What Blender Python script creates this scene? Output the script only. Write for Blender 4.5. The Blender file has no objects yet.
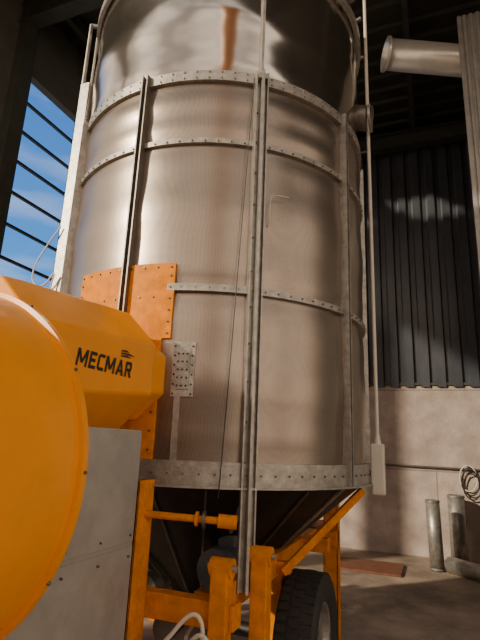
import bpy, bmesh, math, random
from mathutils import Vector, Matrix
random.seed(4)
S=bpy.context.scene
D=bpy.data
rad=math.radians
# ------------------------------------------------------------------ materials
def mat(name,col,rough=.5,metal=0.,noise=.0,nscale=8.,bump=0.,bscale=40.,col2=None,coat=0.,stretch=(1,1,1),rvar=0.,spec=.5):
    m=D.materials.new(name); m.use_nodes=True
    nt=m.node_tree; b=nt.nodes['Principled BSDF']
    b.inputs['Base Color'].default_value=(*col,1); b.inputs['Roughness'].default_value=rough
    b.inputs['Metallic'].default_value=metal; b.inputs['Coat Weight'].default_value=coat
    b.inputs['Specular IOR Level'].default_value=spec
    tc=nt.nodes.new('ShaderNodeTexCoord'); mp=nt.nodes.new('ShaderNodeMapping')
    mp.inputs['Scale'].default_value=stretch
    nt.links.new(tc.outputs['Object'],mp.inputs['Vector'])
    if noise>0 or col2:
        n=nt.nodes.new('ShaderNodeTexNoise'); n.inputs['Scale'].default_value=nscale
        n.inputs['Detail'].default_value=6; n.inputs['Roughness'].default_value=.65
        nt.links.new(mp.outputs['Vector'],n.inputs['Vector'])
        r=nt.nodes.new('ShaderNodeValToRGB')
        c2=col2 or tuple(c*(1-noise) for c in col)
        r.color_ramp.elements[0].position=.35; r.color_ramp.elements[1].position=.68
        r.color_ramp.elements[0].color=(*c2,1); r.color_ramp.elements[1].color=(*col,1)
        nt.links.new(n.outputs['Fac'],r.inputs['Fac']); nt.links.new(r.outputs['Color'],b.inputs['Base Color'])
        if rvar>0:
            mr=nt.nodes.new('ShaderNodeMapRange'); mr.inputs['To Min'].default_value=rough-rvar; mr.inputs['To Max'].default_value=rough+rvar
            nt.links.new(n.outputs['Fac'],mr.inputs['Value']); nt.links.new(mr.outputs['Result'],b.inputs['Roughness'])
    if bump>0:
        n2=nt.nodes.new('ShaderNodeTexNoise'); n2.inputs['Scale'].default_value=bscale; n2.inputs['Detail'].default_value=1 if bscale<5 else 3
        nt.links.new(mp.outputs['Vector'],n2.inputs['Vector'])
        bp=nt.nodes.new('ShaderNodeBump'); bp.inputs['Strength'].default_value=bump; bp.inputs['Distance'].default_value=.02
        nt.links.new(n2.outputs['Fac'],bp.inputs['Height']); nt.links.new(bp.outputs['Normal'],b.inputs['Normal'])
    return m
ORANGE=mat('orange_paint',(.84,.31,.003),.3,0,.10,5,coat=.18,bump=.05,bscale=3,spec=.25)
ORANGED=mat('orange_paint_dusty',(.80,.26,.002),.5,0,.35,14,spec=.12)
GALV=mat('galvanised_steel',(.44,.42,.385),.42,.65,.40,18,bump=.1,bscale=60)
GALVD=mat('galvanised_dull',(.20,.185,.165),.45,.8,.3,10)
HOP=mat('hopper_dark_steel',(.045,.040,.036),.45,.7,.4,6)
GALVBOX=mat('galvanised_box_sheet',(.48,.465,.44),.45,.5,.22,7,rvar=.08)
SHEET=mat('perforated_stainless_sheet',(.315,.268,.228),.31,.88,.10,3,bump=.08,bscale=1.4,rvar=.03,stretch=(1,1,3))
SHEETT=mat('plain_stainless_sheet',(.66,.60,.53),.14,.97,.10,3,bump=.55,bscale=1.8,rvar=.03,stretch=(1,1,2.))
RUB=mat('tyre_rubber',(.030,.029,.029),.75,0,.3,30,bump=.2,bscale=60)
BLACK=mat('black_paint',(.012,.012,.012),.5)
MOTOR=mat('motor_grey_blue',(.09,.105,.12),.5,.2,.3,12)
CLAD=mat('dark_cladding',(.075,.083,.10),.32,.15,.35,3,stretch=(1,1,.4),rvar=.08)
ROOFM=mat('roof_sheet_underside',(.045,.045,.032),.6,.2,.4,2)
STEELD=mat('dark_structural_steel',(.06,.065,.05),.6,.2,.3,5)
WALLP=mat('pink_render_blockwork',(.54,.44,.385),.9,0,.38,2.6,bump=.4,bscale=30)
WALLS=mat('shed_wall_sheet',(.10,.10,.09),.7,0,.3,3)
FLOORM=mat('dusty_concrete',(.44,.34,.26),.75,0,.0,1.3,bump=.35,bscale=18,col2=(.15,.115,.09),rvar=.2)
PANEL=mat('galvanised_corrugated',(.46,.45,.43),.5,.4,.25,9)
PIPEM=mat('bright_galvanised_pipe',(.85,.83,.77),.3,.5,.12,9)
CREAM=mat('cream_cable',(.62,.58,.50),.6)
BOARD=mat('brown_board',(.20,.075,.04),.8,0,.4,9)
WHITE=mat('pale_pvc',(.60,.57,.50),.4,.1,.1,8)
CHAFF=mat('grain_chaff',(.50,.36,.17),.9)
ADDED_BARN=mat('added_barn_boards',(.16,.11,.075),.9,0,.4,4)
def perforate(m):
    nt=m.node_tree; b=nt.nodes['Principled BSDF']
    src=b.inputs['Base Color'].links[0].from_socket
    tc=nt.nodes.new('ShaderNodeTexCoord')
    v=nt.nodes.new('ShaderNodeTexVoronoi'); v.inputs['Scale'].default_value=120; v.inputs['Randomness'].default_value=.25
    nt.links.new(tc.outputs['Object'],v.inputs['Vector'])
    r=nt.nodes.new('ShaderNodeValToRGB'); r.color_ramp.elements[0].position=.18; r.color_ramp.elements[1].position=.32
    r.color_ramp.elements[0].color=(.58,.58,.58,1); r.color_ramp.elements[1].color=(1,1,1,1)
    nt.links.new(v.outputs['Distance'],r.inputs['Fac'])
    mx=nt.nodes.new('ShaderNodeMix'); mx.data_type='RGBA'; mx.blend_type='MULTIPLY'; mx.inputs[0].default_value=1
    nt.links.new(src,mx.inputs[6]); nt.links.new(r.outputs['Color'],mx.inputs[7]); nt.links.new(mx.outputs[2],b.inputs['Base Color'])
perforate(SHEET)
def brick(m):
    nt=m.node_tree; b=nt.nodes['Principled BSDF']
    src=b.inputs['Base Color'].links[0].from_socket
    tc=nt.nodes.new('ShaderNodeTexCoord'); mp=nt.nodes.new('ShaderNodeMapping'); mp.inputs['Rotation'].default_value=(rad(90),0,0)
    nt.links.new(tc.outputs['Object'],mp.inputs['Vector'])
    br=nt.nodes.new('ShaderNodeTexBrick'); br.inputs['Scale'].default_value=1
    br.inputs['Brick Width'].default_value=2.4; br.inputs['Row Height'].default_value=1.3; br.inputs['Mortar Size'].default_value=.012
    br.inputs['Color1'].default_value=(1,1,1,1); br.inputs['Color2'].default_value=(.9,.9,.92,1); br.inputs['Mortar'].default_value=(.6,.58,.55,1)
    nt.links.new(mp.outputs['Vector'],br.inputs['Vector'])
    mx=nt.nodes.new('ShaderNodeMix'); mx.data_type='RGBA'; mx.blend_type='MULTIPLY'; mx.inputs[0].default_value=1
    nt.links.new(src,mx.inputs[6]); nt.links.new(br.outputs['Color'],mx.inputs[7]); nt.links.new(mx.outputs[2],b.inputs['Base Color'])
brick(WALLP)
# ------------------------------------------------------------------ helpers
def empty(name,loc=(0,0,0)):
    e=D.objects.new(name,None); S.collection.objects.link(e); e.location=loc; e.empty_display_size=.1; return e
def finish(bm,name,m,parent=None,smooth=False):
    me=D.meshes.new(name); bmesh.ops.recalc_face_normals(bm,faces=bm.faces); bm.to_mesh(me); bm.free()
    o=D.objects.new(name,me); S.collection.objects.link(o); me.materials.append(m)
    if parent: o.parent=parent
    if smooth:
        for p in me.polygons: p.use_smooth=True
        md=o.modifiers.new('es','EDGE_SPLIT'); md.split_angle=rad(35)
    return o
def bev(o,w=.006,s=2):
    md=o.modifiers.new('bv','BEVEL'); md.width=w; md.segments=s; md.limit_method='ANGLE'; return o
def addbox(bm,x0,x1,y0,y1,z0,z1):
    v=[bm.verts.new((x,y,z)) for x in(x0,x1) for y in(y0,y1) for z in(z0,z1)]
    for f in((0,1,3,2),(4,6,7,5),(0,4,5,1),(2,3,7,6),(0,2,6,4),(1,5,7,3)): bm.faces.new([v[i] for i in f])
def box(name,m,parent,x0,x1,y0,y1,z0,z1,b=.006):
    bm=bmesh.new(); addbox(bm,x0,x1,y0,y1,z0,z1); o=finish(bm,name,m,parent)
    if b: bev(o,b)
    return o
def addcyl(bm,p0,p1,r,r2=None,n=20,caps=True):
    p0=Vector(p0);p1=Vector(p1);d=(p1-p0).normalized()
    a=d.orthogonal().normalized(); c=d.cross(a); r2=r if r2 is None else r2
    A=[];B=[]
    for i in range(n):
        t=2*math.pi*i/n; w=a*math.cos(t)+c*math.sin(t)
        A.append(bm.verts.new(p0+w*r)); B.append(bm.verts.new(p1+w*r2))
    for i in range(n): bm.faces.new((A[i],A[(i+1)%n],B[(i+1)%n],B[i]))
    if caps: bm.faces.new(A[::-1]); bm.faces.new(B)
def cyl(name,m,parent,p0,p1,r,r2=None,n=24,caps=True):
    bm=bmesh.new(); addcyl(bm,p0,p1,r,r2,n,caps); return finish(bm,name,m,parent,True)
def hollow(name,m,parent,p0,p1,r,th=.008,n=32):
    o=cyl(name,m,parent,p0,p1,r,None,n,False); md=o.modifiers.new('so','SOLIDIFY'); md.thickness=th; md.offset=-1; return o
def beam(name,m,parent,p0,p1,w,h,b=.006):
    p0=Vector(p0);p1=Vector(p1);d=(p1-p0).normalized(); up=Vector((0,0,1))
    if abs(d.z)>.95: up=Vector((0,1,0))
    s=d.cross(up).normalized(); u=s.cross(d)
    bm=bmesh.new(); q=[]
    for p in(p0,p1):
        q.append([bm.verts.new(p+s*a*w/2+u*c*h/2) for a,c in((-1,-1),(1,-1),(1,1),(-1,1))])
    for i in range(4): bm.faces.new((q[0][i],q[0][(i+1)%4],q[1][(i+1)%4],q[1][i]))
    bm.faces.new(q[0][::-1]); bm.faces.new(q[1]); return bev(finish(bm,name,m,parent),b)
def lathe(name,m,parent,prof,origin,axis,n=64,smooth=True):
    axis=Vector(axis).normalized(); a=axis.orthogonal().normalized(); c=axis.cross(a); o=Vector(origin)
    bm=bmesh.new(); rings=[]
    for d,r in prof:
        if r<1e-5: rings.append([bm.verts.new(o+axis*d)])
        else: rings.append([bm.verts.new(o+axis*d+(a*math.cos(2*math.pi*i/n)+c*math.sin(2*math.pi*i/n))*r) for i in range(n)])
    for A,B in zip(rings,rings[1:]):
        for i in range(n):
            j=(i+1)%n
            if len(A)==1: bm.faces.new((A[0],B[j],B[i]))
            elif len(B)==1: bm.faces.new((A[i],A[j],B[0]))
            else: bm.faces.new((A[i],A[j],B[j],B[i]))
    return finish(bm,name,m,parent,smooth)
def curve(name,m,parent,pts,r):
    cu=D.curves.new(name,'CURVE'); cu.dimensions='3D'; sp=cu.splines.new('NURBS'); sp.points.add(len(pts)-1)
    for p,q in zip(sp.points,pts): p.co=(*q,1)
    sp.use_endpoint_u=True; sp.order_u=3; cu.bevel_depth=r; cu.bevel_resolution=3; cu.resolution_u=10
    o=D.objects.new(name,cu); S.collection.objects.link(o); cu.materials.append(m)
    if parent:o.parent=parent
    return o
CX,CY,R=-1.65,3.535,1.2
def cp(phi,r,z):
    t=rad(phi); return Vector((CX+r*math.cos(t),CY+r*math.sin(t),z))
def band(name,m,parent,r0,r1,a0,a1,z0,z1,n=None,bm=None):
    own=bm is None
    if own: bm=bmesh.new()
    full=abs(a1-a0)>=359.9
    n=n or max(4,int(abs(a1-a0)/3))
    rows=[]
    for i in range(n+(0 if full else 1)):
        a=a0+(a1-a0)*i/n
        rows.append([bm.verts.new(cp(a,r,z)) for r,z in((r0,z0),(r1,z0),(r1,z1),(r0,z1))])
    k=len(rows)
    for i in range(k if full else k-1):
        A=rows[i];B=rows[(i+1)%k]
        for j in range(4): bm.faces.new((A[j],A[(j+1)%4],B[(j+1)%4],B[j]))
    if not full: bm.faces.new(rows[0][::-1]); bm.faces.new(rows[-1])
    if own: return finish(bm,name,m,parent,True)
def bolts(name,m,parent,lst,r=.009,h=.008):
    bm=bmesh.new()
    for p,nrm in lst:
        p=Vector(p); addcyl(bm,p-Vector(nrm)*.003,p+Vector(nrm)*h,r,r*.75,6)
    return finish(bm,name,m,parent)
def nr(phi): return Vector((math.cos(rad(phi)),math.sin(rad(phi)),0))
def corrug(name,m,parent,o,along,up,L,H,pitch=.25,depth=.04,prof=((0,0),(.35,0),(.45,1),(.9,1),(1,0))):
    o=Vector(o);al=Vector(along).normalized();up=Vector(up).normalized();nn=al.cross(up)
    bm=bmesh.new(); pts=[];k=max(1,round(L/pitch)); pitch=L/k
    for i in range(k):
        for f,d in prof[:-1]: pts.append(((i+f)*pitch,d*depth))
    pts.append((k*pitch,0))
    A=[bm.verts.new(o+al*s+nn*d) for s,d in pts]; B=[bm.verts.new(o+al*s+nn*d+up*H) for s,d in pts]
    for i in range(len(A)-1): bm.faces.new((A[i],A[i+1],B[i+1],B[i]))
    ob=finish(bm,name,m,parent); md=ob.modifiers.new('so','SOLIDIFY'); md.thickness=.012; return ob
# ------------------------------------------------------------------ building shell
VB=8.7; UL=-5.0; UR=5.0; VF=0.8; ZR=7.6; ZW=ZR+.07
FL=box('floor',FLOORM,None,-25,25,-30,12,-.2,0,0)
wb=empty('wall_back')
box('blockwork',WALLP,wb,UL,UR,VB,VB+.25,0,2.72,0)
corrug('cladding',CLAD,wb,(UL,VB+.02,2.65),(1,0,0),(0,0,1),10,ZW-2.65,.25,.05)
box('cladding_sill',STEELD,wb,UL,UR,VB-.03,VB+.02,2.68,2.72,0)
wl=empty('wall_left')
box('wall_left_pier',WALLS,wl,UL-.12,UL,3.2,3.9,0,ZW,0)
box('wall_left_corner_post',STEELD,wl,UL-.12,UL,VF,VF+.2,0,ZW,0)
box('wall_left_front_header',WALLS,wl,UL-.12,UL,VF,3.2,6.9,ZW,0)
box('wall_left_rear',WALLS,wl,UL-.12,UL,7.6,VB,0,ZW,0)
box('wall_left_header',WALLS,wl,UL-.12,UL,3.9,7.6,6.5,ZW,0)
box('wall_left_base',WALLS,wl,UL-.12,UL,3.9,7.6,0,1.9,0)
wn=empty('window_1')
box('jamb_near',STEELD,wn,UL-.05,UL+.14,3.84,4.06,0,ZR-.1,0)
box('jamb_far',STEELD,wn,UL-.05,UL+.14,7.5,7.65,0,ZR-.1,0)
for i in range(11):
    z=1.95+i*.46
    box('rail_%d'%i,STEELD,wn,UL-.09,UL-.05,4.06,7.5,z,z+.035,0)
wr=empty('wall_right')
box('wall_right_rear',WALLS,wr,UR,UR+.12,3.6,VB,0,ZW,0)
box('wall_right_base',WALLP,wr,UR,UR+.12,VF,3.6,0,1.2,0)
box('wall_right_header',WALLS,wr,UR,UR+.12,VF,3.6,6.9,ZW,0)
box('wall_right_post',STEELD,wr,UR,UR+.2,VF,VF+.2,0,ZW,0)
cl=empty('ceiling')
H0,H1=5.30,6.10
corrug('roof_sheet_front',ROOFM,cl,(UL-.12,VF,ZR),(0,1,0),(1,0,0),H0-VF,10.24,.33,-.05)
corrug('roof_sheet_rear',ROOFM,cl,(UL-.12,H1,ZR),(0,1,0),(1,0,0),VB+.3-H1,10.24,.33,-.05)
for a,b in((UL-.12,-4.1),(-3.45,-2.85),(-1.95,UR+.12)):  # gaps between these sheets are added to throw sun patches on the cladding
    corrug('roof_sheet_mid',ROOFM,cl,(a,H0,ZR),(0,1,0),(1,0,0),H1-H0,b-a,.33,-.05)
for i in range(7):
    u=-4.6+i*1.5
    if i==1: u=-3.2
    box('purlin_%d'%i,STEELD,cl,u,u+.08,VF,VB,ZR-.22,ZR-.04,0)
for v in(1.0,3.9,8.4):
    bm=bmesh.new(); addbox(bm,UL,UR,v-.1,v+.1,ZR-.52,ZR-.50); addbox(bm,UL,UR,v-.012,v+.012,ZR-.5,ZR-.24); addbox(bm,UL,UR,v-.1,v+.1,ZR-.24,ZR-.22)
    finish(bm,'rafter',STEELD,cl)
bn=empty('added_barn')  # unseen building added behind the camera, gives the drum a dark reflection
bm=bmesh.new(); pr_=[(-17,0),(-17,3.6),(-20,5.4),(-23,3.6),(-23,0)]
A=[bm.verts.new((-12,y,z)) for y,z in pr_];B=[bm.verts.new((16,y,z)) for y,z in pr_]
for i in range(5): bm.faces.new((A[i],A[(i+1)%5],B[(i+1)%5],B[i]))
bm.faces.new(A);bm.faces.new(B[::-1]); finish(bm,'added_barn_body',ADDED_BARN,bn)
for k in range(4): box('added_barn_door',STEELD,bn,-9+k*6,-5.5+k*6,-17.0,-16.95,0,2.9,0)
ga=empty('added_grain_auger')  # unseen conveyor, added so an orange streak reflects in the upper drum
a0=Vector((1.9,-5.6,.45)); a1=Vector((-.22,.35,7.15)); ad=(a1-a0).normalized()
cyl('added_auger_tube',ORANGE,ga,a0,a1,.34,None,32)
lathe('added_auger_head',ORANGE,ga,[(-.35,0),(-.35,.36),(.05,.40),(.15,.36),(.15,0)],a1,ad,32)
lathe('added_auger_intake',GALVD,ga,[(-.2,0),(-.2,.36),(.35,.42),(.35,.35)],a0,ad,32)
mid=a0+ad*4.2
for s in(-1,1):
    beam('added_auger_leg',STEELD,ga,(mid.x+s*.1,mid.y,mid.z-.2),(mid.x+s*.95,mid.y+.1,.42),.09,.09)
    lathe('added_auger_wheel',RUB,ga,[(-.09,.0),(-.09,.30),(-.07,.38),(.07,.38),(.09,.30),(.09,0)],(mid.x+s*1.06,mid.y+.1,.38),(1,0,0),40)
cyl('added_auger_axle',STEELD,ga,(mid.x-1.06,mid.y+.1,.38),(mid.x+1.06,mid.y+.1,.38),.04)
pr=empty('corrugated_partition')
corrug('sheet',PANEL,pr,(.59,5.6,0),(1,0,0),(0,0,1),3.0,ZR-.6,.075,.02)
box('edge_angle',PANEL,pr,.56,.60,5.58,5.64,0,ZR-.6,0)
cd=empty('wall_conduit')
cyl('pipe_run',GALVD,cd,(-2.5,VB-.03,1.38),(3,VB-.03,1.33),.018)
cc=empty('cable_coil')
for k in range(3):
    pts=[(.46+.13*math.cos(t*.6+k)+.02*k,VB-.05-.01*k,1.22+.2*math.sin(t*.6+k)-.06*k) for t in range(12)]
    curve('loop_%d'%k,CREAM if k<1 else BLACK,cc,pts,.010)
cyl('hook',GALVD,cc,(.46,VB,1.40),(.46,VB-.1,1.40),.012)
def stand(u,v,r,h,t=(0,0)):
    e=empty('steel_duct_pipe'); hollow('tube',GALV,e,(u,v,0),(u+t[0],v+t[1],h),r)
    for z in(.02,h-.03): 
        k=z/h; cyl('bead',GALV,e,(u+t[0]*k,v+t[1]*k,z),(u+t[0]*k,v+t[1]*k,z+.02),r+.008,None,32,False)
stand(-.06,7.88,.095,.93,(-.02,0)); stand(.25,8.42,.12,.98)
e=empty('steel_duct_pipe'); hollow('tube',GALV,e,(.10,7.84,.105),(1.43,6.80,.105),.105)
box('brown_floor_board',BOARD,None,-1.45,-.5,7.2,7.9,0,.03,.003)
gp=empty('overhead_grain_pipe')
hollow('pipe',PIPEM,gp,(-.33,5.50,6.62),(2.3,6.55,6.45),.19)
P0=Vector((-.33,5.50,6.62));dv=(Vector((2.3,6.55,6.45))-P0).normalized()
lathe('rim',PIPEM,gp,[(0,.19),(0,.215),(.03,.215),(.03,.191)],P0,dv,40)
cyl('hanger',STEELD,gp,P0+dv*1.9+Vector((0,0,.17)),P0+dv*1.9+Vector((0,0,.85)),.012)
# ------------------------------------------------------------------ grain dryer
G=empty('mobile_grain_dryer',(0,0,0))
Z0,Z1,Z2,Z3,ZT=1.50,2.48,3.47,3.97,5.1
n=180
def bulge(za,zb,amp,k=12):
    out=[]
    for i in range(k+1):
        q=i/k; z=za+(zb-za)*q; out.append((z,R-.022+amp*math.sin(math.pi*q)**.6+.004*math.sin(q*15+za*5)))
    return out
lathe('perforated_drum',SHEET,G,[(1.42,R-.01)]+bulge(Z0,Z1,.023)+bulge(Z1,Z2,.023)[1:]+bulge(Z2,Z3,.018)[1:],(CX,CY,0),(0,0,1),n)
lathe('upper_drum',SHEETT,G,bulge(Z3,ZT,.019,14)+[(ZT+.25,.5),(ZT+.35,.2),(ZT+.35,0)],(CX,CY,0),(0,0,1),n)
lathe('top_rim',GALV,G,[(ZT-.05,R+.002),(ZT-.05,R+.03),(ZT+.03,R+.03),(ZT+.03,R-.02)],(CX,CY,0),(0,0,1),n)
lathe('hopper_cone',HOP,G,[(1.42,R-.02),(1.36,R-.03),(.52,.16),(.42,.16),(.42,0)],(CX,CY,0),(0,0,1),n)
band('base_ring',GALV,G,R-.02,R+.02,0,360,1.37,Z0,180)
band('base_ring_lip',GALV,G,R-.05,R+.045,0,360,1.365,1.375,180)
band('joint_band_low',GALV,G,R-.03,R+.008,-77,232,Z1-.02,Z1+.02)
band('joint_band_mid',GALV,G,R-.03,R+.008,0,360,Z2-.018,Z2+.018,120)
band('joint_band_upper',GALV,G,R-.03,R+.010,0,360,Z3-.045,Z3+.03,120)
bl=[]
for a in range(0,360,4):
    for z in(Z2-.006,Z3-.03,Z3+.015): bl.append((cp(a+1,R+.01,z),nr(a+1)))
    if not(232<(a%360)<283): bl.append((cp(a+1,R+.01,Z1),nr(a+1)))
    bl.append((cp(a+1,R+.022,1.435),nr(a+1)))
bolts('band_bolts',GALVD,G,bl,.007,.006)
posts=[-92,-54.5,-19.5,18,54,90,126,162,198,231]
for i,a in enumerate(posts):
    t=nr(a); s=Vector((-t.y,t.x,0)); main=(a==-54.5)
    w=.085 if main else (.045 if a==-92 else .035); zb=.87 if main else 1.38; zt=Z3+.03
    m=GALVD if a==-92 else GALV
    bm=bmesh.new()
    def slab(s0,s1,r0,r1,z0,z1):
        vs=[bm.verts.new(Vector((CX,CY,0))+t*r+s*q+Vector((0,0,z))) for q in(s0,s1) for r in(r0,r1) for z in(z0,z1)]
        for f in((0,1,3,2),(4,6,7,5),(0,4,5,1),(2,3,7,6),(0,2,6,4),(1,5,7,3)): bm.faces.new([vs[k] for k in f])
    slab(-w/2,w/2,R-.03,R+.012,1.38,zt)
    slab(-w/2,-w/2+.008,R+.01,R+.045,zb,zt); slab(w/2-.008,w/2,R+.01,R+.045,zb,zt)
    if main:
        slab(-.008,.008,R+.01,R+.07,zb,zt); slab(-w/2,w/2,R+.01,R+.018,zb,1.40)
        slab(-.009,.009,R-.03,R+.03,zt,ZT); slab(-.03,.03,R+.0,R+.06,zt-.06,zt-.02)
    finish(bm,'post_%d'%i,m,G)
    if main:
        bolts('post_bolts',GALVD,G,[(Vector((CX,CY,0))+t*(R+.013)+s*q+Vector((0,0,z))  ,t) for q in(-.02,.02) for z in [1.5+.22*k for k in range(11)]],.007)
bm=bmesh.new()
band('',None,None,R-.01,R+.013,-112,-77,2.17,2.63,bm=bm)
band('',None,None,R-.01,R+.013,-112,-79.5,1.50,2.17,bm=bm)
finish(bm,'orange_mounting_plate',ORANGED,G,True)
pb=[]
for k in range(9): 
    pb.append((cp(-111+k*4.1,R+.013,2.605),nr(-111+k*4.1)))
for z in [2.2+.07*k for k in range(6)]: pb.append((cp(-78.2,R+.013,z),nr(-78.2))); pb.append((cp(-111,R+.013,z),nr(-111)))
for z in [1.55+.1*k for k in range(6)]: pb.append((cp(-80.7,R+.013,z),nr(-80.7)))
for k in range(6): pb.append((cp(-104+k*4.2,R+.013,2.42),nr(-104+k*4.2)))
bolts('plate_bolts',GALVD,G,pb,.007)
band('hatch_plate',GALV,G,R-.01,R+.012,-75.8,-69.8,1.84,2.15)
band('hatch_inner',GALV,G,R+.012,R+.020,-74.8,-71.2,1.88,2.11)
band('hatch_strip',GALV,G,R-.02,R+.010,-74.8,-73.2,1.50,1.84)
bolts('hatch_bolts',BLACK,G,[(cp(a,R+.012,1.855+.054*k),nr(a)) for a in(-75.3,-70.5) for k in range(6)]+[(cp(a,R+.020,1.90+.045*k),nr(a)) for a in(-74.2,-73,-71.8) for k in range(5)],.006)
band('overlap_strap',GALV,G,R+.008,R+.014,-79,-56,Z1-.022,Z1+.022)
lathe('porthole',BLACK,G,[(-.01,.045),(.02,.045),(.02,0)],cp(-131,R-.01,3.72),nr(-131),24)
lathe('porthole_ring',GALV,G,[(-.01,.045),(.025,.045),(.025,.065),(-.01,.065)],cp(-131,R-.01,3.72),nr(-131),24)
curve('hook_rod',WHITE,G,[cp(-51,R-.03,2.9),cp(-51,R+.03,2.9),cp(-51,R+.04,3.08),cp(-50,R+.04,3.12),cp(-45,R+.04,3.12)],.003)
hollow('side_spout',GALVD,G,cp(0,R-.03,4.27),cp(0,R+.10,4.23),.10)
lathe('side_spout_rim',GALV,G,[(0,.10),(0,.112),(.02,.112),(.02,.10)],cp(0,R+.09,4.233),nr(0),28)
hollow('top_spout',GALVD,G,cp(-16,R-.05,5.17),cp(-16,R+.08,5.17),.06)
for a in(-30,-5,15,-70,-110): beam('rim_lug',GALVD,G,cp(a,R+.0,ZT+.03),cp(a,R+.07,ZT+.05),.03,.03)
curve('sensor_cable',BLACK,G,[cp(-57,R+.03,3.95),cp(-58.5,R+.04,3.2),cp(-60,R+.05,2.4),cp(-61,R+.05,1.8),cp(-62,R+.05,1.32)],.003)
u,v=-.375,3.60
cyl('level_tube',WHITE,G,(u,v,1.62),(u,v,6.4),.014,None,12)
box('level_tube_box',WHITE,G,u-.045,u+.045,v-.04,v+.04,1.30,1.64,.01)
cyl('level_tube_cap',WHITE,G,(u,v,1.62),(u,v,1.70),.03,.016)
box('level_tube_bracket',GALVD,G,u-.12,u-.02,v-.015,v+.015,1.42,1.46)
cyl('level_tube_clip',GALVD,G,(u-.1,v,3.97),(u,v,3.97),.008)
u,v=-2.63,2.73
bm=bmesh.new(); addbox(bm,u-.05,u+.05,v-.0,v+.006,1.3,4.55); addbox(bm,u-.05,u-.044,v,v+.05,1.3,4.55); addbox(bm,u+.044,u+.05,v,v+.05,1.3,4.55)
finish(bm,'left_mast',GALV,G)
beam('left_mast_ext1',GALV,G,(u-.04,v+.02,4.5),(u-.04,v+.02,5.2),.02,.03)
beam('left_mast_ext2',GALV,G,(u+.03,v+.04,4.5),(u+.03,v+.04,5.2),.015,.02)
beam('left_mast_top',GALV,G,(u-.05,v+.03,5.2),(u+.12,v+.12,5.2),.03,.03)
for z in(1.45,2.48,3.47,3.97): beam('mast_bracket',GALV,G,(u,v+.03,z),cp(-139,R,z),.03,.02)
curve('mast_cable',CREAM,G,[(u-.02,v-.02,3.2),(u-.18,v-.05,2.95),(u-.22,v-.05,2.75),(u-.08,v-.05,2.68),(u+.02,v-.04,2.85),(u-.05,v-.03,2.62),(u+.1,v-.03,2.55)],.006)
lathe('burner_casing',ORANGE,G,[(.66,0),(.66,.50),(.68,.555),(.73,.595),(.80,.612),(1.26,.622),(1.262,.640),(1.285,.640),(1.287,.628),(1.30,.628),(1.30,0)],(CX,0,1.495),(0,1,0),160)
bolts('casing_bolts',GALVD,G,[(Vector((CX+.639*math.cos(rad(t)),1.274,1.495+.639*math.sin(rad(t)))),Vector((math.cos(rad(t)),0,math.sin(rad(t))))) for t in range(0,360,30)],.007)
bm=bmesh.new(); rr=.341; uc,zc=-1.65,1.955
ringv=[]
for vv,k,dz in((1.29,1,-.075),(1.40,1,-.06),(2.13,1,0),(2.15,.985,0),(2.22,.80,0),(2.40,.80,0)):
    ringv.append([bm.verts.new((uc+rr*k*math.cos(rad(22.5+45*i)),vv,zc+dz+rr*k*math.sin(rad(22.5+45*i)))) for i in range(8)])
for A,B in zip(ringv,ringv[1:]):
    for i in range(8): bm.faces.new((A[i],A[(i+1)%8],B[(i+1)%8],B[i]))
bm.faces.new(ringv[0][::-1]); bm.faces.new(ringv[-1])
bev(finish(bm,'octagonal_air_duct',ORANGE,G),.012,3)
T=.24
gl={'M':[[(0,0),(T,0),(T,1),(0,1)],[(1.2-T,0),(1.2,0),(1.2,1),(1.2-T,1)],[(0,1),(.28,1),(.72,.2),(.48,.2)],[(1.2,1),(.92,1),(.48,.2),(.72,.2)]],
'E':[[(0,0),(T,0),(T,1),(0,1)],[(0,0),(.8,0),(.8,.2),(0,.2)],[(0,.8),(.8,.8),(.8,1),(0,1)],[(0,.4),(.7,.4),(.7,.6),(0,.6)]],
'C':[[(0,.15),(T,.15),(T,.85),(0,.85)],[(.0,.15),(.15,0),(.8,0),(.8,.2),(.2,.2)],[(0,.85),(.2,.8),(.8,.8),(.8,1),(.15,1)]],
'A':[[(0,0),(.28,0),(.64,1),(.42,1)],[(1.06,0),(.78,0),(.42,1),(.64,1)],[(.25,.2),(.8,.2),(.75,.38),(.3,.38)]],
'R':[[(0,0),(T,0),(T,1),(0,1)],[(0,.8),(.75,.8),(.85,.9),(.75,1),(0,1)],[(.62,.45),(.88,.5),(.88,.9),(.62,.9)],[(0,.38),(.75,.38),(.88,.5),(.7,.56),(0,.56)],[(.4,.4),(.65,.4),(.95,0),(.66,0)]]}
wd={'M':1.2,'E':.8,'C':.8,'A':1.06,'R':.95}
bm=bmesh.new(); x=0; k=0; hh=.074; ww=.057
for ch in 'MECMAR':
    for poly in gl[ch]:
        k+=1
        vs=[bm.verts.new((-1.3338+.00012*k,1.545+(x+px)*ww+py*.010,1.882+py*hh)) for px,py in poly]
        bm.faces.new(vs)
    x+=wd[ch]+.17
lo=finish(bm,'lettering',BLACK,G)
bm=bmesh.new()
for k,(dz,l) in enumerate(((0,.09),(.012,.12),(.024,.07))):
    vs=[bm.verts.new((-1.3315,1.84+q[0],1.970+dz+q[1])) for q in((0,0),(l,.004),(l*.6,.012),(.01,.008))]; bm.faces.new(vs)
finish(bm,'flame_logo',BLACK,G)
box('plenum_box',GALVBOX,G,-1.97,-1.345,1.30,2.10,.42,1.645,.006)
box('plenum_panel_upper',GALVBOX,G,-1.345,-1.337,1.34,2.09,1.14,1.63,.003)
box('plenum_panel_lower',GALVBOX,G,-1.345,-1.340,1.31,2.095,.44,1.12,.003)
bolts('plenum_screws',GALVD,G,[(Vector((-1.338,vv,z)),Vector((1,0,0))) for vv in(1.4,1.62,1.84,2.06) for z in(1.17,1.08)],.006)
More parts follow.
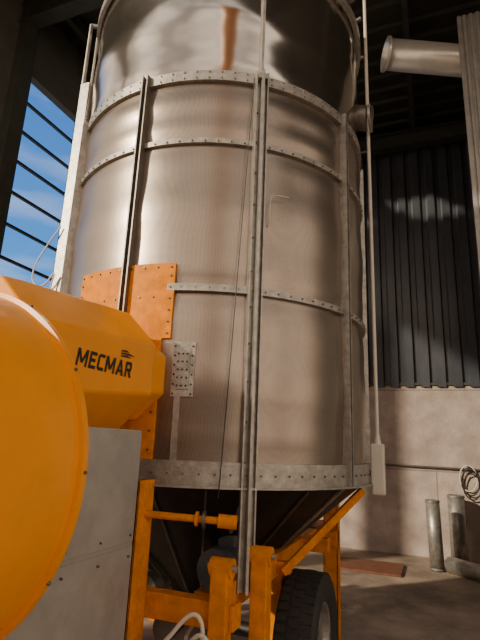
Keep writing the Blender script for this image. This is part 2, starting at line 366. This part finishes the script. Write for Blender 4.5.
# ------------------------------------------------------------------ chassis
def column(name,u,v,w,z0,z1):
    bm=bmesh.new(); addbox(bm,u-w/2,u+w/2,v-w/2,v-w/2+.012,z0,z1); addbox(bm,u-w/2,u-w/2+.012,v-w/2,v+w/2,z0,z1); addbox(bm,u+w/2-.012,u+w/2,v-w/2,v+w/2,z0,z1)
    addbox(bm,u-w/2-.03,u+w/2+.03,v-w/2-.03,v+w/2+.03,z0,z0+.015)
    return bev(finish(bm,name,ORANGED,G),.003)
column('column_front',-1.465,2.26,.15,0,1.40)
column('column_front_far',-2.35,2.55,.13,0,1.38)
column('column_rear',-.86,4.42,.12,0,1.38); column('column_rear_far',-2.45,4.42,.12,0,1.38)
bolts('column_bolts',GALVD,G,[(Vector((-1.465+q,2.185,z)),Vector((0,-1,0))) for q in(-.03,.03) for z in(1.35,1.28,1.0,.93)],.009)
box('cross_beam_front',ORANGED,G,-2.40,-1.03,2.34,2.42,.745,.865)
box('cross_beam_front_end',ORANGED,G,-.94,-.915,2.34,2.44,.75,.86)
box('side_rail_right',ORANGED,G,-1.07,-.97,2.405,4.9,.80,.93)
box('side_rail_left',ORANGED,G,-2.38,-2.28,2.42,4.9,.80,.93)
box('cross_beam_rear',ORANGED,G,-2.5,-.80,4.32,4.42,.80,.93)
box('cross_beam_mid',ORANGED,G,-1.35,-.78,3.85,3.95,.84,.94)
box('drawbar_l',ORANGED,G,-2.0,-1.92,.7,2.35,.32,.42); box('drawbar_r',ORANGED,G,-1.42,-1.345,.7,2.18,.32,.42)
box('casing_support',ORANGED,G,-1.9,-1.4,.85,1.15,0,.92)
for (u,v,zt) in((-.985,2.345,1.02),(-.86,2.56,1.05)):
    box('jack_upright',ORANGED,G,u-.045,u+.045,v-.045,v+.04,0,zt,.008)
    bm=bmesh.new(); addcyl(bm,(u-.055,v,zt),(u+.055,v,zt),.045,None,20); finish(bm,'jack_cap',ORANGED,G,True)
    cyl('jack_pin',GALV,G,(u-.075,v,zt),(u+.075,v,zt),.015)
    box('jack_foot',ORANGED,G,u-.08,u+.08,v-.07,v+.07,0,.015,.003)
cyl('drive_shaft',ORANGED,G,(-1.40,2.27,1.235),(-.96,2.42,1.215),.018)
cyl('drive_shaft_collar',ORANGED,G,(-1.04,2.393,1.219),(-.95,2.424,1.214),.034)
cyl('drive_shaft_flange',GALVD,G,(-1.115,2.367,1.222),(-1.10,2.372,1.222),.042)
cyl('drive_shaft_flange_b',ORANGED,G,(-1.15,2.355,1.224),(-1.135,2.36,1.223),.036)
beam('outrigger_brace',ORANGED,G,(-.92,3.15,.84),(-.47,3.50,1.33),.035,.05)
beam('outrigger_link',ORANGED,G,(-1.03,3.2,.86),(-.88,3.2,.86),.06,.07)
beam('hopper_strut',GALV,G,cp(-54,R,1.37),cp(-54,.55,.90),.03,.04)
beam('hopper_strut_b',GALV,G,cp(-20,R-.02,1.37),(-1.02,3.4,.93),.03,.04)
for a in(-100,-80,-65,-35): beam('hopper_rib',GALVD,G,cp(a,R-.03,1.35),cp(a,.25,.57),.012,.02)
cyl('auger_trough',GALVD,G,(CX,CY,.34),(CX+.25,2.62,.62),.09)
bm=bmesh.new(); M0=Vector((-1.19,2.80,.90)); ax=Vector((.10,.99,0)).normalized()
addcyl(bm,M0,M0+ax*.26,.105,None,32); addcyl(bm,M0-ax*.07,M0-ax*.0,.115,.118,32); addcyl(bm,M0+ax*.26,M0+ax*.29,.125,None,32)
for i in range(28):
    t=2*math.pi*i/28; a=ax.orthogonal().normalized(); c=ax.cross(a); w=a*math.cos(t)+c*math.sin(t)
    q=ax.cross(w)*.003
    vs=[bm.verts.new(p) for p in(M0+w*.1-q,M0+w*.125-q,M0+ax*.26+w*.125-q,M0+ax*.26+w*.1-q,M0+w*.1+q,M0+w*.125+q,M0+ax*.26+w*.125+q,M0+ax*.26+w*.1+q)]
    for f in((0,1,2,3),(7,6,5,4),(0,4,5,1),(1,5,6,2),(2,6,7,3)): bm.faces.new([vs[k] for k in f])
finish(bm,'electric_motor',MOTOR,G,True)
box('motor_terminal_box',MOTOR,G,-1.24,-1.13,2.86,2.99,1.0,1.07,.008)
box('motor_mount',ORANGED,G,-1.33,-1.07,2.76,3.14,.74,.775); beam('motor_mount_arm',ORANGED,G,(-1.2,3.0,.78),(-1.02,3.0,.85),.06,.05)
lathe('gearbox',GALVD,G,[(0,0),(0,.06),(.03,.085),(.1,.085),(.14,.05),(.2,.035),(.2,0)],(-1.52,2.50,.80),(.2,.95,.1),28)
curve('motor_cable',CREAM,G,[(-1.2,2.9,.72),(-1.22,2.5,.70),(-1.12,2.25,.68),(-1.0,2.20,.80),(-.95,2.25,.62),(-.88,2.3,.4),(-.85,2.4,.01)],.010)
curve('motor_cable_c',CREAM,G,[(-1.5,2.42,.70),(-1.36,2.25,.60),(-1.22,2.22,.68),(-1.08,2.24,.86),(-1.02,2.26,.78),(-1.05,2.24,.6),(-1.0,2.2,.01)],.010)
curve('motor_cable_b',BLACK,G,[(-1.27,2.9,.72),(-1.35,2.5,.6),(-1.25,2.24,.62),(-1.12,2.2,.55),(-1.1,2.2,.3),(-1.2,2.2,.01)],.010)
def wheel(uc,v,r,w,s):
    prof=[(-w/2*.78,.58*r),(-w/2*.9,.66*r),(-w/2,.80*r),(-w/2*.96,.92*r),(-w/2*.8,.975*r),(-w/2*.4,r),(0,r),(w/2*.4,r),(w/2*.8,.975*r),(w/2*.96,.92*r),(w/2,.80*r),(w/2*.9,.66*r),(w/2*.78,.58*r)]
    lathe('tyre',RUB,G,prof,(uc,v,r),(1,0,0),72)
    bm=bmesh.new()
    for i in range(44):
        for row in(-1,0,1):
            t=2*math.pi*(i+.5*(row==0))/44; dr=Vector((0,math.cos(t),math.sin(t))); tg=Vector((0,-math.sin(t),math.cos(t)))
            c=Vector((uc+row*w*.29,v,r))+dr*(r*.995 if row==0 else r*.985); 
            vs=[bm.verts.new(c+Vector((a*w*.12,0,0))+tg*b*.018+dr*d*.009) for a in(-1,1) for b in(-1,1) for d in(-1,1)]
            for f in((0,1,3,2),(4,6,7,5),(0,4,5,1),(2,3,7,6),(0,2,6,4),(1,5,7,3)): bm.faces.new([vs[k] for k in f])
    finish(bm,'tyre_tread',RUB,G)
    lathe('wheel_rim',GALV,G,[(-w*.36,.60*r),(-w*.36,.54*r),(0,.50*r),(w*.22,.5*r),(w*.18,.35*r),(w*.12,.30*r),(w*.12,.16*r),(w*.30,.15*r),(w*.30,0)],(uc,v,r),(1,0,0),48)
    lathe('wheel_rim_lip',GALV,G,[(w*.22,.5*r),(w*.36,.54*r),(w*.40,.60*r),(w*.36,.62*r)],(uc,v,r),(1,0,0),48)
    bolts('wheel_nuts',GALVD,G,[(Vector((uc+w*.13,v+.23*r*math.cos(rad(k*60)),r+.23*r*math.sin(rad(k*60)))),Vector((1,0,0))) for k in range(6)],.013,.02)
wheel(-.825,3.42,.40,.26,False); wheel(-2.50,3.42,.40,.26,False)
cyl('axle',BLACK,G,(-2.45,3.42,.4),(-.85,3.42,.4),.045)
for u in(-1.02,-2.33): box('axle_bracket',ORANGED,G,u-.04,u+.04,3.34,3.5,.38,.81)
bm=bmesh.new()
for i in range(700):
    x=random.uniform(-3,3); y=random.uniform(3,8.5); s=random.uniform(.01,.03); t=random.uniform(0,3.14)
    dx,dy=math.cos(t)*s,math.sin(t)*s
    vs=[bm.verts.new((x+a,y+b,.004)) for a,b in((dx,dy),(-dy*.3,dx*.3),(-dx,-dy),(dy*.3,-dx*.3))]; bm.faces.new(vs)
finish(bm,'chaff',CHAFF,FL)
# ------------------------------------------------------------------ world & light
w=D.worlds.new('sky'); S.world=w; w.use_nodes=True; nt=w.node_tree; bg=nt.nodes['Background']
tc=nt.nodes.new('ShaderNodeTexCoord'); sp=nt.nodes.new('ShaderNodeSeparateXYZ'); nt.links.new(tc.outputs['Generated'],sp.inputs[0])
gr=nt.nodes.new('ShaderNodeValToRGB'); el=gr.color_ramp.elements
el[0].position=0; el[0].color=(.30,.45,.62,1); el[1].position=.75; el[1].color=(.03,.11,.38,1); e2=el.new(.3); e2.color=(.06,.24,.62,1)
nt.links.new(sp.outputs['Z'],gr.inputs['Fac'])
mp=nt.nodes.new('ShaderNodeMapping'); mp.inputs['Scale'].default_value=(1,1.5,5); mp.inputs['Rotation'].default_value=(.5,.2,0)
nt.links.new(tc.outputs['Generated'],mp.inputs['Vector'])
no=nt.nodes.new('ShaderNodeTexNoise'); no.inputs['Scale'].default_value=2.5; no.inputs['Detail'].default_value=8; nt.links.new(mp.outputs['Vector'],no.inputs['Vector'])
cr=nt.nodes.new('ShaderNodeValToRGB'); cr.color_ramp.elements[0].position=.52; cr.color_ramp.elements[1].position=.85; cr.color_ramp.elements[1].color=(.5,.5,.5,1)
nt.links.new(no.outputs['Fac'],cr.inputs['Fac'])
mx=nt.nodes.new('ShaderNodeMix'); mx.data_type='RGBA'; nt.links.new(cr.outputs['Color'],mx.inputs[0]); nt.links.new(gr.outputs['Color'],mx.inputs[6]); mx.inputs[7].default_value=(.65,.72,.80,1)
hz=nt.nodes.new('ShaderNodeValToRGB'); h=hz.color_ramp.elements
h[0].position=.0; h[0].color=(1.2,.95,.74,1); h[1].position=.85; h[1].color=(.40,.39,.38,1); q=h.new(.35); q.color=(1.25,1.03,.84,1); q=h.new(.48); q.color=(.68,.585,.51,1)
nt.links.new(sp.outputs['Z'],hz.inputs['Fac'])
n3=nt.nodes.new('ShaderNodeTexNoise'); n3.inputs['Scale'].default_value=3.2; n3.inputs['Detail'].default_value=4
mp3=nt.nodes.new('ShaderNodeMapping'); mp3.inputs['Scale'].default_value=(1,1,4.5); nt.links.new(tc.outputs['Generated'],mp3.inputs['Vector']); nt.links.new(mp3.outputs['Vector'],n3.inputs['Vector'])
c3=nt.nodes.new('ShaderNodeValToRGB'); c3.color_ramp.elements[0].position=.43; c3.color_ramp.elements[1].position=.60
c3.color_ramp.elements[0].color=(.45,.43,.41,1); c3.color_ramp.elements[1].color=(1.6,1.53,1.43,1); nt.links.new(n3.outputs['Fac'],c3.inputs['Fac'])
mm=nt.nodes.new('ShaderNodeMix'); mm.data_type='RGBA'; mm.blend_type='MULTIPLY'; mm.inputs[0].default_value=1
nt.links.new(hz.outputs['Color'],mm.inputs[6]); nt.links.new(c3.outputs['Color'],mm.inputs[7])
sx=nt.nodes.new('ShaderNodeMath'); sx.operation='MULTIPLY'; sx.inputs[1].default_value=.4; nt.links.new(sp.outputs['X'],sx.inputs[0])
sb=nt.nodes.new('ShaderNodeMath'); sb.operation='SUBTRACT'; nt.links.new(sp.outputs['Y'],sb.inputs[0]); nt.links.new(sx.outputs[0],sb.inputs[1])
mr=nt.nodes.new('ShaderNodeMapRange'); mr.interpolation_type='SMOOTHSTEP'; mr.inputs['From Min'].default_value=.55; mr.inputs['From Max'].default_value=.25
nt.links.new(sb.outputs[0],mr.inputs['Value'])
m2=nt.nodes.new('ShaderNodeMix'); m2.data_type='RGBA'; nt.links.new(mr.outputs['Result'],m2.inputs[0]); nt.links.new(mx.outputs[2],m2.inputs[6]); nt.links.new(mm.outputs[2],m2.inputs[7])
nt.links.new(m2.outputs[2],bg.inputs['Color']); bg.inputs['Strength'].default_value=1.6
sl=D.lights.new('sun','SUN'); sl.energy=4.8; sl.angle=rad(2); sl.color=(1,.84,.62)
so=D.objects.new('sun',sl); S.collection.objects.link(so)
so.rotation_euler=Vector((.62,.75,-.42)).to_track_quat('-Z','Y').to_euler()
# ------------------------------------------------------------------ camera
p=rad(14.42); ph=rad(2.39)
f=Vector((0,math.cos(p),math.sin(p))); r0=Vector((1,0,0)); u0=Vector((0,-math.sin(p),math.cos(p)))
r=r0*math.cos(ph)+u0*math.sin(ph); u=-r0*math.sin(ph)+u0*math.cos(ph)
M=Matrix((r,u,-f)).transposed(); M=Matrix.Rotation(rad(22),3,'Z')@M
cam=D.cameras.new('camera'); co=D.objects.new('camera',cam); S.collection.objects.link(co)
cam.sensor_fit='VERTICAL'; cam.sensor_height=36; cam.lens=27.06; cam.clip_start=.05
co.matrix_world=Matrix.Translation((0,0,1.6))@M.to_4x4()
S.camera=co
